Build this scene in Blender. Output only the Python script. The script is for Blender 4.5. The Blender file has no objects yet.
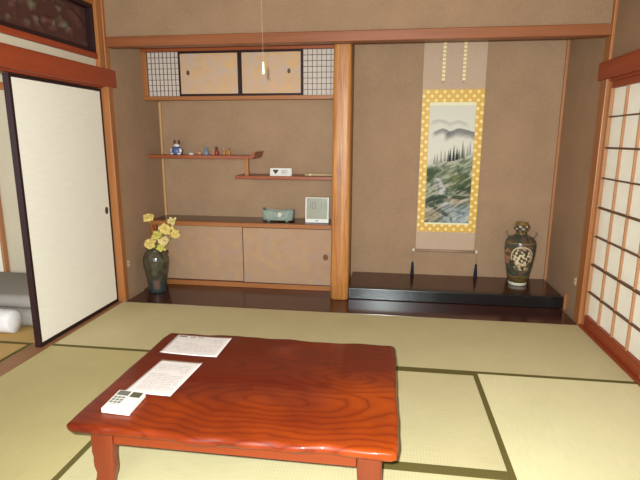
import bpy, bmesh, math, random
from mathutils import Vector, Matrix, noise
random.seed(7)
S = bpy.context.scene
COL = S.collection
# ------------------------------------------------------------------ camera
CAM = Vector((2.198, -3.678, 1.3556))
RX = Vector((0.99039418, 0.1382295, 0.00346149))
UP = Vector((-0.03132147, 0.19989005, 0.97931759))
FW = Vector((-0.13467867, 0.97001885, -0.20229949))
cd = bpy.data.cameras.new('camera'); cam = bpy.data.objects.new('camera', cd); COL.objects.link(cam)
M3 = Matrix((RX, UP, -FW)).transposed()
cam.matrix_world = Matrix.Translation(CAM) @ M3.to_4x4()
cd.sensor_width = 36; cd.lens = 486.17 * 36 / 640; cd.clip_start = 0.05
S.camera = cam
# ------------------------------------------------------------------ world, lights, exposure
S.view_settings.view_transform = 'Standard'; S.view_settings.look = 'None'
S.view_settings.exposure = 0.0; S.view_settings.gamma = 1.0; S.view_settings.use_curve_mapping = False
w = bpy.data.worlds.new('world'); S.world = w; w.use_nodes = True
w.node_tree.nodes['Background'].inputs[0].default_value = (0.85, 0.97, 1.1, 1)
w.node_tree.nodes['Background'].inputs[1].default_value = 2.6

def lamp(name, kind, loc, energy, color, target=None, **kw):
    ld = bpy.data.lights.new(name, kind); ld.energy = energy; ld.color = color
    for k, v in kw.items(): setattr(ld, k, v)
    o = bpy.data.objects.new(name, ld); COL.objects.link(o); o.location = loc
    if target is not None:
        o.rotation_euler = (Vector(target) - Vector(loc)).to_track_quat('-Z', 'Y').to_euler()
    return o
# the camera's own flash, a little up and left of the lens
lamp('camera_flash', 'SPOT', CAM - RX * 0.045 + UP * 0.05 - FW * 0.02, 545, (0.9, 1.0, 0.99), CAM + FW * 3.5,
     shadow_soft_size=0.014, spot_size=math.radians(120), spot_blend=0.7)
# daylight through the window behind the photographer, and in the next room
lamp('daylight_rear_window', 'AREA', (1.82, -5.44, 1.35), 20, (0.9, 1.0, 1.0), (1.82, 0, 1.1),
     shape='RECTANGLE', size=3.0, size_y=1.7)
lamp('daylight_next_room', 'AREA', (-1.5, -3.58, 1.3), 30, (0.9, 1.0, 1.0), (-1.3, 0, 1.0),
     shape='RECTANGLE', size=1.7, size_y=1.6)

# ------------------------------------------------------------------ materials
MATS = {}
def srgb(c):
    return tuple((x / 255 / 12.92) if x / 255 <= 0.04045 else ((x / 255 + 0.055) / 1.055) ** 2.4 for x in c) + (1,)
class NT:
    def __init__(s, name):
        s.m = bpy.data.materials.new(name); s.m.use_nodes = True
        s.t = s.m.node_tree; s.n = s.t.nodes; s.b = s.n['Principled BSDF']; s.out = s.n['Material Output']
    def add(s, ty, **kw):
        nd = s.n.new(ty)
        for k, v in kw.items():
            if k.startswith('i_'): nd.inputs[k[2:].replace('_', ' ')].default_value = v
            else: setattr(nd, k, v)
        return nd
    def link(s, a, b): s.t.links.new(a, b)
    def coords(s, scale=(1, 1, 1), loc=(0, 0, 0), kind='Object'):
        tc = s.add('ShaderNodeTexCoord'); mp = s.add('ShaderNodeMapping')
        mp.inputs['Scale'].default_value = scale; mp.inputs['Location'].default_value = loc
        s.link(tc.outputs[kind], mp.inputs['Vector']); return mp.outputs['Vector']
    def noise(s, vec, scale=5, detail=4, rough=0.55, dist=0.0):
        nd = s.add('ShaderNodeTexNoise'); nd.inputs['Scale'].default_value = scale
        nd.inputs['Detail'].default_value = detail; nd.inputs['Roughness'].default_value = rough
        nd.inputs['Distortion'].default_value = dist; s.link(vec, nd.inputs['Vector']); return nd.outputs['Fac']
    def ramp(s, fac, stops):
        nd = s.add('ShaderNodeValToRGB'); e = nd.color_ramp.elements
        while len(e) < len(stops): e.new(0.5)
        for el, (p, c) in zip(e, stops): el.position = p; el.color = c
        s.link(fac, nd.inputs['Fac']); return nd.outputs['Color']
    def mix(s, fac, a, b, blend='MIX'):
        nd = s.add('ShaderNodeMix', data_type='RGBA', blend_type=blend)
        for sock, v in ((nd.inputs[0], fac), (nd.inputs[6], a), (nd.inputs[7], b)):
            if isinstance(v, (int, float, tuple)): sock.default_value = v
            else: s.link(v, sock)
        return nd.outputs[2]
    def math(s, op, a, b=0.0):
        nd = s.add('ShaderNodeMath', operation=op)
        for sock, v in ((nd.inputs[0], a), (nd.inputs[1], b)):
            if isinstance(v, (int, float)): sock.default_value = v
            else: s.link(v, sock)
        return nd.outputs[0]
    def bump(s, h, strength=0.2, dist=0.002):
        nd = s.add('ShaderNodeBump'); nd.inputs['Strength'].default_value = strength; nd.inputs['Distance'].default_value = dist
        s.link(h, nd.inputs['Height']); s.link(nd.outputs['Normal'], s.b.inputs['Normal'])
    def base(s, c):
        if isinstance(c, tuple): s.b.inputs['Base Color'].default_value = c
        else: s.link(c, s.b.inputs['Base Color'])
    def set(s, rough=0.5, spec=0.5, metal=0.0, coat=0.0, coatr=0.1):
        s.b.inputs['Roughness'].default_value = rough; s.b.inputs['Specular IOR Level'].default_value = spec
        s.b.inputs['Metallic'].default_value = metal; s.b.inputs['Coat Weight'].default_value = coat
        s.b.inputs['Coat Roughness'].default_value = coatr; return s.m
def plain(name, c, rough=0.5, spec=0.5, var=0.08, scale=30, **kw):
    t = NT(name); c = srgb(c); f = t.noise(t.coords(), scale, 3)
    lo = tuple(x * (1 - var) for x in c[:3]) + (1,); hi = tuple(min(1, x * (1 + var)) for x in c[:3]) + (1,)
    t.base(t.ramp(f, [(0.3, lo), (0.7, hi)])); return t.set(rough, spec, **kw)
def wood(name, dark, light, axis, rough=0.4, spec=0.4, grain=40, coat=0.0):
    t = NT(name); sc = [1, 1, 1]; sc['xyz'.index(axis)] = 0.035
    v = t.coords(tuple(sc)); f = t.noise(v, grain, 5, 0.6, 0.6); f2 = t.noise(v, grain * 0.22, 2)
    f3 = t.math('ADD', t.math('MULTIPLY', f, 0.6), t.math('MULTIPLY', f2, 0.4))
    t.base(t.ramp(f3, [(0.32, srgb(dark)), (0.68, srgb(light))])); t.bump(f, 0.08, 0.001)
    return t.set(rough, spec, coat=coat, coatr=0.15)
def plaster(name, c, amp=0.13):
    t = NT(name); v = t.coords(); f = t.noise(v, 90, 6, 0.7); f2 = t.noise(v, 4, 3)
    c = srgb(c); k = lambda m: tuple(min(1, x * m) for x in c[:3]) + (1,)
    a = t.ramp(f, [(0.3, k(1 - amp * 1.6)), (0.7, k(1 + amp * 1.6))]); b = t.ramp(f2, [(0.3, k(1 - amp)), (0.7, k(1 + amp))])
    t.base(t.mix(0.5, a, b)); t.bump(f, 0.5, 0.003); return t.set(0.95, 0.1)
def tatami(name, c1, c2, axis):
    # rush weave: fine ribs running across the mat's length
    t = NT(name); v = t.coords(); sc = [220, 220, 1]; sc['xy'.index(axis)] = 9
    f = t.noise(t.coords(tuple(sc)), 1.0, 3, 0.6)
    f2 = t.noise(v, 3.5, 3); wv = t.add('ShaderNodeTexWave', wave_type='BANDS', bands_direction=axis.upper())
    t.link(v, wv.inputs['Vector']); wv.inputs['Scale'].default_value = 22; wv.inputs['Distortion'].default_value = 0.6
    s = t.math('ADD', t.math('ADD', t.math('MULTIPLY', f, 0.55), t.math('MULTIPLY', f2, 0.33)), t.math('MULTIPLY', wv.outputs['Fac'], 0.12))
    t.base(t.ramp(s, [(0.3, srgb(c1)), (0.7, srgb(c2))])); t.bump(f, 0.25, 0.0015); return t.set(0.6, 0.3)

M = MATS
M['wall'] = plaster('sandy_brown_plaster', (167, 134, 106))
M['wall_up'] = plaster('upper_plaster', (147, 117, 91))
M['white_plaster'] = plaster('white_plaster', (204, 190, 166), 0.04)
M['ceiling'] = wood('ceiling_cedar', (150, 110, 75), (178, 138, 98), 'x', 0.6, 0.2)
for a in 'xyz':
    M['nageshi_' + a] = wood('reddish_cedar_' + a, (132, 54, 28), (158, 68, 36), a, 0.45, 0.35)
    M['post_' + a] = wood('honey_cypress_' + a, (150, 90, 48), (176, 112, 62), a, 0.4, 0.4)
    M['shelf_' + a] = wood('red_brown_shelf_' + a, (136, 68, 38), (162, 86, 50), a, 0.35, 0.4)
    M['kumiko_' + a] = wood('cedar_lattice_' + a, (158, 110, 74), (180, 130, 92), a, 0.5, 0.3)
    M['strip_' + a] = wood('pale_corner_strip_' + a, (188, 146, 98), (206, 166, 114), a, 0.5, 0.3)
def pillar_mat():
    t = NT('pillar_grain'); v = t.coords((1, 1, 0.03)); f = t.noise(v, 75, 6, 0.7, 1.2); f2 = t.noise(v, 20, 3)
    s = t.math('ADD', t.math('MULTIPLY', f, 0.7), t.math('MULTIPLY', f2, 0.3))
    t.base(t.ramp(s, [(0.36, srgb((136, 76, 36))), (0.5, srgb((180, 116, 58))), (0.66, srgb((208, 146, 80)))])); t.bump(f, 0.15, 0.001)
    return t.set(0.42, 0.4)
M['pillar'] = pillar_mat()
M['alcove_beam'] = wood('tan_cedar_beam', (124, 70, 40), (148, 88, 54), 'x', 0.4, 0.35)
M['sill'] = wood('worn_brown_sill', (138, 94, 60), (160, 112, 74), 'y', 0.45, 0.3)
M['cross_bar'] = wood('dark_cedar_bars', (92, 58, 36), (112, 74, 48), 'y', 0.5, 0.3)
M['strip_tan'] = wood('tan_corner_strip', (168, 112, 72), (184, 128, 86), 'z', 0.5, 0.3)
M['black_board'] = wood('dark_lacquered_board', (58, 27, 22), (80, 40, 32), 'x', 0.16, 0.6, 30)
M['black_beam'] = plain('black_lacquer', (26, 21, 21), 0.24, 0.5, 0.1)
M['black'] = plain('black_lacquer_frame', (44, 22, 23), 0.5, 0.25)
M['maroon'] = plain('dark_maroon_edge', (60, 34, 34), 0.35, 0.5)
M['tat_x'] = tatami('tatami_rush_x', (190, 176, 132), (208, 194, 150), 'x')
M['tat_y'] = tatami('tatami_rush_y', (196, 182, 138), (214, 200, 156), 'y')
M['tat_flash_bright'] = tatami('tatami_rush_flash_bright', (208, 196, 150), (226, 213, 168), 'y')  # same rush, stronger flash light on the right-hand mat put into the colour
M['tat_flash_dim'] = tatami('tatami_rush_flash_dim', (180, 164, 112), (196, 180, 128), 'y')  # same rush, colour darkened to imitate the flash fading on the left
M['tat_old'] = tatami('aged_tatami_rush', (178, 140, 80), (202, 164, 100), 'y')
M['heri'] = plain('olive_border_cloth', (98, 86, 44), 0.8, 0.2, 0.18, 220)
M['floor'] = plain('subfloor', (150, 130, 90), 0.9, 0.1)
def fusuma_paper():
    t = NT('cream_fusuma_paper'); f = t.noise(t.coords((1, 3, 26)), 3.0, 5, 0.65, 0.4)
    t.base(t.ramp(f, [(0.3, srgb((238, 230, 214))), (0.7, srgb((244, 237, 222)))])); return t.set(0.8, 0.2)
M['fusuma'] = fusuma_paper()
def mottled(name, cols, scale):
    t = NT(name); f = t.noise(t.coords((1, 1, 1.4)), scale, 4, 0.6, 0.5); f2 = t.noise(t.coords((1.2, 1, 1), (3, 1, 7)), scale * 1.5, 3)
    a = t.ramp(f, [(0.3, srgb(cols[0])), (0.5, srgb(cols[1])), (0.68, srgb(cols[2]))])
    t.base(t.mix(t.ramp(f2, [(0.5, (0, 0, 0, 1)), (0.68, (0.7, 0.7, 0.7, 1))]), a, srgb(cols[3]))); return t.set(0.65, 0.3)
M['cloud_paper'] = mottled('cloud_gilt_paper', [(200, 156, 118), (198, 162, 132), (188, 162, 148), (212, 164, 104)], 9)
M['gilt_paper'] = mottled('dull_gilt_paper', [(170, 132, 102), (174, 138, 110), (168, 138, 118), (184, 144, 102)], 7)
def shoji_paper():
    t = NT('shoji_paper'); f = t.noise(t.coords(), 6, 4); t.base(t.ramp(f, [(0.3, srgb((222, 214, 202))), (0.7, srgb((234, 227, 216)))]))
    t.set(0.9, 0.1); tr = t.add('ShaderNodeBsdfTranslucent'); tr.inputs['Color'].default_value = srgb((236, 226, 208))
    mx = t.add('ShaderNodeMixShader'); mx.inputs[0].default_value = 0.42
    t.link(t.b.outputs[0], mx.inputs[1]); t.link(tr.outputs[0], mx.inputs[2]); t.link(mx.outputs[0], t.out.inputs['Surface']); return t.m
M['shoji'] = shoji_paper()
M['lattice_paper'] = plain('lattice_backing_paper', (208, 190, 176), 0.85, 0.15, 0.03)
M['dark_bar'] = plain('thin_dark_lattice', (108, 84, 76), 0.6, 0.3)
def table_mat():
    t = NT('red_lacquered_zelkova'); tc = t.add('ShaderNodeTexCoord'); sp = t.add('ShaderNodeSeparateXYZ'); t.link(tc.outputs['Object'], sp.inputs[0])
    nz = t.noise(t.coords((1, 1, 1)), 3.2, 3, 0.5); nx = t.math('MULTIPLY', t.math('SUBTRACT', nz, 0.5), 0.13)
    def ell(cx, cy, sx, sy):
        dx = t.math('MULTIPLY', t.math('SUBTRACT', sp.outputs[0], cx), sx); dy = t.math('MULTIPLY', t.math('SUBTRACT', sp.outputs[1], cy), sy)
        return t.math('SQRT', t.math('ADD', t.math('MULTIPLY', dx, dx), t.math('MULTIPLY', dy, dy)))
    d = t.math('MINIMUM', ell(0.16, -0.17, 0.30, 1.0), ell(0.42, 0.06, 0.34, 1.0))
    d = t.math('MINIMUM', d, ell(-0.25, 0.12, 0.2, 1.0))
    d = t.math('ADD', d, nx)
    rings = t.math('ABSOLUTE', t.math('SINE', t.math('MULTIPLY', d, 88)))
    fine = t.noise(t.coords((0.05, 1, 1)), 160, 3, 0.6)
    patch = t.noise(t.coords((0.6, 1, 1), (5, 2, 0)), 2.6, 3)
    zone = t.noise(t.coords((0.8, 1, 1), (5, 2, 0)), 2.4, 3)
    dark_ = t.ramp(rings, [(0.0, srgb((84, 24, 9))), (0.35, srgb((96, 29, 11))), (1.0, srgb((102, 32, 12)))])
    warm = t.ramp(rings, [(0.0, srgb((116, 38, 7))), (0.3, srgb((146, 54, 8))), (1.0, srgb((158, 62, 10)))])
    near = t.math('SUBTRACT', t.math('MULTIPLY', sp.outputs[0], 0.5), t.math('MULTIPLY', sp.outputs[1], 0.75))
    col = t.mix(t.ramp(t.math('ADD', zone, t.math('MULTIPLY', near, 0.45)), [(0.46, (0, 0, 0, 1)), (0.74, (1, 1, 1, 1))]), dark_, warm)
    col = t.mix(t.math('MULTIPLY', fine, 0.35), col, srgb((92, 22, 8)))
    t.base(col); t.bump(t.math('ADD', t.math('MULTIPLY', rings, 0.25), fine), 0.05, 0.001)
    return t.set(0.42, 0.2, coat=0.22, coatr=0.07)
M['table'] = table_mat()
M['table_leg'] = wood('red_lacquered_leg', (100, 34, 12), (122, 46, 16), 'z', 0.35, 0.4, 26, 0.2)
M['table_apron'] = wood('red_lacquered_apron', (112, 38, 10), (134, 50, 12), 'x', 0.35, 0.35, 26, 0.2)
def paper_print(name, dens, lines, title):
    # unreadably small printed lines
    t = NT(name); tc = t.add('ShaderNodeTexCoord'); sp = t.add('ShaderNodeSeparateXYZ'); t.link(tc.outputs['Object'], sp.inputs[0])
    band = t.math('GREATER_THAN', t.math('SINE', t.math('MULTIPLY', sp.outputs[1], lines)), 0.25)
    wd = t.math('GREATER_THAN', t.noise(t.coords((130, 22, 1)), 1.0, 2), 0.5 - dens)
    blk = t.math('GREATER_THAN', t.noise(t.coords((4, 26, 1), (1.3, 0.4, 0)), 1.0, 1), 0.45)
    ink = t.math('MULTIPLY', t.math('MULTIPLY', band, wd), blk)
    ex = t.math('LESS_THAN', t.math('ABSOLUTE', sp.outputs[0]), title[0]); ey = t.math('LESS_THAN', t.math('ABSOLUTE', sp.outputs[1]), title[1])
    ink = t.math('MULTIPLY', t.math('MULTIPLY', ink, ex), ey)
    t.base(t.mix(t.math('MULTIPLY', ink, 0.4), srgb((222, 210, 204)), srgb((124, 114, 114)))); return t.set(0.7, 0.25)
M['paper_notice'] = paper_print('printed_notice_paper', 0.02, 520, (0.125, 0.080))
M['paper_letter'] = paper_print('printed_letter_paper', 0.06, 430, (0.080, 0.115))
M['ink'] = plain('black_ink', (70, 66, 68), 0.7, 0.2)
M['white_plastic'] = plain('white_plastic', (226, 220, 210), 0.35, 0.5, 0.02)
M['grey_lcd'] = plain('grey_screen', (104, 104, 94), 0.25, 0.5, 0.05)
M['olive_lcd'] = plain('olive_screen', (84, 84, 62), 0.25, 0.5, 0.1)
M['grey_button'] = plain('grey_button', (126, 122, 112), 0.5, 0.4, 0.04)
M['lcd_clock'] = plain('clock_screen', (150, 146, 122), 0.3, 0.5, 0.06, 12)
M['lcd_digit'] = plain('clock_digit', (106, 104, 90), 0.4, 0.4)
M['scroll_silk'] = plain('brown_scroll_silk', (196, 166, 142), 0.8, 0.2, 0.04, 60)
M['ivory'] = plain('ivory_silk', (238, 226, 188), 0.7, 0.2, 0.05)
def strip_mat():
    t = NT('ivory_strip_silk'); tc = t.add('ShaderNodeTexCoord'); sp = t.add('ShaderNodeSeparateXYZ'); t.link(tc.outputs['Object'], sp.inputs[0])
    f = t.math('GREATER_THAN', t.math('SINE', t.math('MULTIPLY', sp.outputs[2], 190)), 0.3)
    t.base(t.mix(f, srgb((240, 226, 186)), srgb((214, 176, 110)))); return t.set(0.7, 0.2)
M['futai'] = strip_mat()
def brocade():
    t = NT('gold_brocade'); tc = t.add('ShaderNodeTexCoord'); sp = t.add('ShaderNodeSeparateXYZ'); t.link(tc.outputs['Object'], sp.inputs[0])
    px = 0.072
    def cell(a, off):
        return t.math('SUBTRACT', t.math('FRACT', t.math('ADD', t.math('DIVIDE', a, px), off)), 0.5)
    def dots(ox, oz):
        x = cell(sp.outputs[0], ox); z = cell(sp.outputs[2], oz)
        return t.math('SQRT', t.math('ADD', t.math('MULTIPLY', x, x), t.math('MULTIPLY', z, z)))
    d = t.math('MINIMUM', dots(10.0, 10.0), dots(10.5, 10.5))
    c = t.ramp(d, [(0.0, srgb((252, 224, 150))), (0.17, srgb((246, 210, 126))), (0.25, srgb((216, 166, 66))), (0.5, srgb((224, 176, 80)))])
    t.base(c); return t.set(0.5, 0.4)
M['brocade'] = brocade()
def vcol(name, rough=0.8, attr='art', spec=0.2):
    t = NT(name); a = t.add('ShaderNodeAttribute', attribute_name=attr); t.base(a.outputs['Color']); return t.set(rough, spec)
M['painting'] = vcol('ink_landscape_painting')
M['roller'] = plain('roller_cloth', (166, 134, 110), 0.7, 0.2)
M['tassel'] = plain('indigo_tassel', (34, 38, 52), 0.8, 0.2, 0.2)
M['cord'] = plain('pale_cord', (176, 154, 122), 0.8, 0.2)
M['bone'] = plain('bone_knob', (240, 230, 206), 0.4, 0.5)
M['vase_glaze'] = vcol('painted_vase_glaze', 0.14, 'art', 0.6)
M['dark_glaze'] = vcol('dark_vase_glaze', 0.16, 'art', 0.6)
M['handle_glaze'] = plain('grey_brown_handle_glaze', (112, 104, 86), 0.3, 0.5)
M['foot_white'] = plain('unglazed_white_foot', (230, 220, 198), 0.6, 0.3)
M['stem'] = plain('green_stem', (128, 134, 66), 0.6, 0.3)
M['petal'] = plain('pale_yellow_petal', (232, 204, 122), 0.7, 0.2, 0.1, 60)
M['petal_green'] = plain('greenish_yellow_petal', (212, 198, 104), 0.7, 0.2, 0.1, 60)
M['petal_pale'] = plain('cream_petal', (230, 206, 142), 0.7, 0.2, 0.1, 60)
M['celadon'] = mottled('celadon_glaze', [(120, 134, 122), (140, 152, 142), (150, 158, 150), (158, 160, 128)], 22)
M['pull'] = plain('bronze_door_pull', (92, 60, 42), 0.4, 0.5)
M['brown_pull'] = plain('brown_wooden_pull', (120, 74, 44), 0.5, 0.3)
M['dark_pull'] = plain('dark_iron_pull', (52, 42, 38), 0.4, 0.5)
M['panel_carving'] = vcol('dark_carved_transom', 0.5, 'art', 0.4)
M['futon'] = plain('grey_futon_cloth', (150, 142, 134), 0.9, 0.1, 0.05)
M['sheet'] = plain('white_sheet_cloth', (226, 220, 218), 0.9, 0.1, 0.03)
M['blue'] = plain('blue_glaze', (86, 100, 142), 0.4, 0.5)
M['pinkwhite'] = plain('pinkish_white_glaze', (236, 220, 214), 0.5, 0.4)
M['darkbrown'] = plain('dark_brown_glaze', (92, 60, 40), 0.5, 0.4)
M['palerblue'] = plain('powder_blue', (128, 138, 160), 0.6, 0.3)
M['redclay'] = plain('red_lacquer_small', (156, 54, 40), 0.4, 0.5)
M['orange'] = plain('orange_clay', (190, 126, 62), 0.6, 0.3)
M['salmon'] = plain('salmon_clay', (196, 136, 104), 0.6, 0.3)
M['shell'] = plain('shell_white', (220, 206, 190), 0.6, 0.3)
M['bamboo'] = plain('pale_bamboo', (196, 170, 130), 0.6, 0.3)
M['switch'] = plain('cream_plate', (186, 164, 124), 0.5, 0.4)
M['lamp_white'] = plain('lamp_acrylic', (238, 234, 224), 0.4, 0.4, 0.02)
M['pull_bead'] = plain('ivory_pull_bead', (252, 244, 214), 0.4, 0.4, 0.01)

# ------------------------------------------------------------------ mesh helpers
class MB:
    def __init__(s): s.v = []; s.f = []; s.c = []; s.sm = []
    def quad(s, *ix): s.f.append(tuple(ix))
    def box(s, x0, x1, y0, y1, z0, z1):
        b = len(s.v)
        s.v += [(x, y, z) for z in (z0, z1) for y in (y0, y1) for x in (x0, x1)]
        s.f += [tuple(b + i for i in q) for q in ((0, 2, 3, 1), (4, 5, 7, 6), (0, 1, 5, 4), (2, 6, 7, 3), (0, 4, 6, 2), (1, 3, 7, 5))]
        return s
    def lathe(s, prof, cx=0, cy=0, n=32, sx=1, sy=1, power=None):
        """prof: list of (r, z); closed caps when r > 0 at the ends"""
        b = len(s.v)
        for r, z in prof:
            for i in range(n):
                a = 2 * math.pi * i / n; c, q = math.cos(a), math.sin(a)
                if power:
                    k = (abs(c) ** power + abs(q) ** power) ** (-1 / power); c *= k; q *= k
                s.v.append((cx + r * c * sx, cy + r * q * sy, z))
        for j in range(len(prof) - 1):
            for i in range(n):
                i2 = (i + 1) % n; s.f.append((b + j * n + i, b + j * n + i2, b + (j + 1) * n + i2, b + (j + 1) * n + i))
        s.f.append(tuple(b + i for i in reversed(range(n)))); e = b + (len(prof) - 1) * n; s.f.append(tuple(e + i for i in range(n)))
        return s
    def tube(s, pts, r, n=8):
        b = len(s.v); pts = [Vector(p) for p in pts]; rs = r if isinstance(r, (list, tuple)) else [r] * len(pts)
        prev = None
        for k, p in enumerate(pts):
            d = (pts[min(k + 1, len(pts) - 1)] - pts[max(k - 1, 0)]).normalized()
            u = d.cross(Vector((0, 0, 1)) if abs(d.z) < 0.9 else Vector((0, 1, 0))).normalized() if prev is None else (prev - d * prev.dot(d)).normalized()
            prev = u; q = d.cross(u)
            for i in range(n):
                a = 2 * math.pi * i / n; s.v.append(tuple(p + (u * math.cos(a) + q * math.sin(a)) * rs[k]))
        for j in range(len(pts) - 1):
            for i in range(n):
                i2 = (i + 1) % n; s.f.append((b + j * n + i, b + j * n + i2, b + (j + 1) * n + i2, b + (j + 1) * n + i))
        s.f.append(tuple(b + i for i in reversed(range(n)))); e = b + (len(pts) - 1) * n; s.f.append(tuple(e + i for i in range(n)))
        return s
    def prism(s, poly, ax, a0, a1):
        """poly in the two other axes, extruded along ax from a0 to a1"""
        b = len(s.v); n = len(poly)
        def mk(p, a): return {'x': (a, p[0], p[1]), 'y': (p[0], a, p[1]), 'z': (p[0], p[1], a)}[ax]
        for a in (a0, a1): s.v += [mk(p, a) for p in poly]
        for i in range(n): i2 = (i + 1) % n; s.f.append((b + i, b + i2, b + n + i2, b + n + i))
        s.f.append(tuple(b + i for i in reversed(range(n)))); s.f.append(tuple(b + n + i for i in range(n))); return s
    def ball(s, c, rx, ry=None, rz=None, n=16, m=10):
        ry = ry or rx; rz = rz or rx
        b = len(s.v); 
        for j in range(1, m):
            t = math.pi * j / m
            for i in range(n):
                a = 2 * math.pi * i / n; s.v.append((c[0] + rx * math.sin(t) * math.cos(a), c[1] + ry * math.sin(t) * math.sin(a), c[2] - rz * math.cos(t)))
        for j in range(m - 2):
            for i in range(n):
                i2 = (i + 1) % n; s.f.append((b + j * n + i, b + j * n + i2, b + (j + 1) * n + i2, b + (j + 1) * n + i))
        s.f.append(tuple(b + i for i in reversed(range(n)))); e = b + (m - 2) * n; s.f.append(tuple(e + i for i in range(n))); return s
    def build(s, name, mat, parent=None, bevel=0.0, smooth=False, kind=None, label=None, segs=2, colors=None, cat=None, group=None, solid=0.0):
        off = parent_loc(parent)
        cs = [Vector(v) for v in s.v]
        if parent is None:       # origin at the base centre
            xs = [v.x for v in cs]; ys = [v.y for v in cs]; zs = [v.z for v in cs]
            off = Vector(((min(xs) + max(xs)) / 2, (min(ys) + max(ys)) / 2, min(zs)))
        me = bpy.data.meshes.new(name); me.from_pydata([tuple(v - off) for v in cs], [], s.f)
        bm = bmesh.new(); bm.from_mesh(me); bmesh.ops.recalc_face_normals(bm, faces=bm.faces[:]); bm.to_mesh(me); bm.free()
        if colors:
            at = me.color_attributes.new('art', 'FLOAT_COLOR', 'POINT')
            for i, c in enumerate(colors): at.data[i].color = c
        if smooth:
            for p in me.polygons: p.use_smooth = True
        me.materials.append(M[mat]); o = bpy.data.objects.new(name, me); COL.objects.link(o)
        if parent is None: o.location = off
        else: o.parent = parent
        if solid:
            md = o.modifiers.new('thickness', 'SOLIDIFY'); md.thickness = solid; md.offset = -1
        if bevel:
            md = o.modifiers.new('bevel', 'BEVEL'); md.width = bevel; md.segments = segs; md.limit_method = 'ANGLE'; md.angle_limit = math.radians(40)
        if smooth or bevel:
            if smooth and hasattr(me, 'shade_smooth'): pass
        if kind: o['kind'] = kind
        if label: o['label'] = label
        if cat: o['category'] = cat
        if group: o['group'] = group
        return o
def parent_loc(p):
    off = Vector((0, 0, 0))
    while p is not None: off += p.location; p = p.parent
    return off
def box(*a): return MB().box(*a)
def thing(name, loc, label, cat, group=None, kind=None):
    o = bpy.data.objects.new(name, None); COL.objects.link(o); o.location = loc; o.empty_display_size = 0.05
    if label: o['label'] = label
    if cat: o['category'] = cat
    if group: o['group'] = group
    if kind: o['kind'] = kind
    return o
W = 3.64; CEIL = 2.46; REAR = -5.46; DEP = 0.90; XR = 3.67
NT_ = [0]
def trim(mb, mat, bevel=0.004):
    NT_[0] += 1; return mb.build('trim_%d' % NT_[0], mat, bevel=bevel, kind='structure')
def struct(name, mb, mat, bevel=0.0): return mb.build(name, mat, bevel=bevel, kind='structure')

# ------------------------------------------------------------------ room shell
struct('floor', box(-2.9, 3.9, REAR - 0.1, 1.05, -0.12, -0.056), 'floor')
struct('ceiling', box(-2.9, 3.9, REAR - 0.1, 1.05, CEIL, CEIL + 0.05), 'ceiling')
struct('wall_back', box(-0.12, XR + 0.2, DEP, DEP + 0.1, -0.056, CEIL), 'wall')
struct('wall_alcove_left', box(-0.12, 0.0, 0.063, DEP, -0.056, CEIL), 'wall')
struct('wall_alcove_right', box(XR, XR + 0.13, 0.10, DEP, -0.056, CEIL), 'wall')
struct('wall_above_alcove', box(0.021, 3.641, 0.03, 0.09, 2.119, CEIL), 'wall_up')
struct('wall_partition', box(1.775, 1.868, 0.455, DEP, 0.0, CEIL), 'wall')
# left side: opening with sliding doors from y=0 to -1.86, then solid wall
struct('wall_left', box(-0.14, -0.02, REAR, -1.88, -0.056, CEIL), 'wall_up')
struct('wall_left_lintel', MB().box(-0.07, -0.02, -1.88, 0.0, 1.885, 1.945).box(-0.10, -0.02, -1.88, 0.0, 2.36, CEIL), 'white_plaster')
struct('wall_right', box(W + 0.02, W + 0.14, REAR, 0.0, 1.885, CEIL), 'wall_up')
struct('wall_right_rear', box(W + 0.02, W + 0.14, REAR, -3.66, -0.056, 1.885), 'wall_up')
struct('wall_rear', MB().box(-0.02, W + 0.02, REAR - 0.1, REAR, -0.056, 0.45).box(-0.02, W + 0.02, REAR - 0.1, REAR, 2.2, CEIL)
       .box(-0.02, 0.27, REAR - 0.1, REAR, 0.45, 2.2).box(3.37, W + 0.02, REAR - 0.1, REAR, 0.45, 2.2), 'wall_up')
# next room
struct('wall_next_room_back', box(-2.9, -0.12, 0.04, 0.12, -0.056, CEIL), 'white_plaster')
struct('wall_next_room_side', box(-2.9, -2.8, -3.66, 0.04, -0.056, CEIL), 'white_plaster')
struct('wall_next_room_front', MB().box(-2.8, -2.4, -3.74, -3.64, -0.056, CEIL).box(-0.6, -0.14, -3.74, -3.64, -0.056, CEIL)
       .box(-2.4, -0.6, -3.74, -3.64, -0.056, 0.45).box(-2.4, -0.6, -3.74, -3.64, 2.15, CEIL), 'white_plaster')
trim(box(-1.088, -1.066, -0.012, 0.04, 0.0, CEIL), 'strip_tan')
trim(box(-2.8, -0.14, 0.0, 0.04, 1.74, 1.80), 'post_x')
door = thing('door_2', (-1.6, 0.02, 0.0), 'cream sliding door leaf in the back wall of the adjoining room', None, kind='structure')
box(-2.02, -1.10, 0.008, 0.036, 0.012, 1.735).build('panel', 'fusuma', door)
MB().box(-2.04, -2.02, 0.004, 0.038, 0.0, 1.738).box(-1.10, -1.098, 0.004, 0.038, 0.0, 1.738).build('frame', 'black', door)

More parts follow.
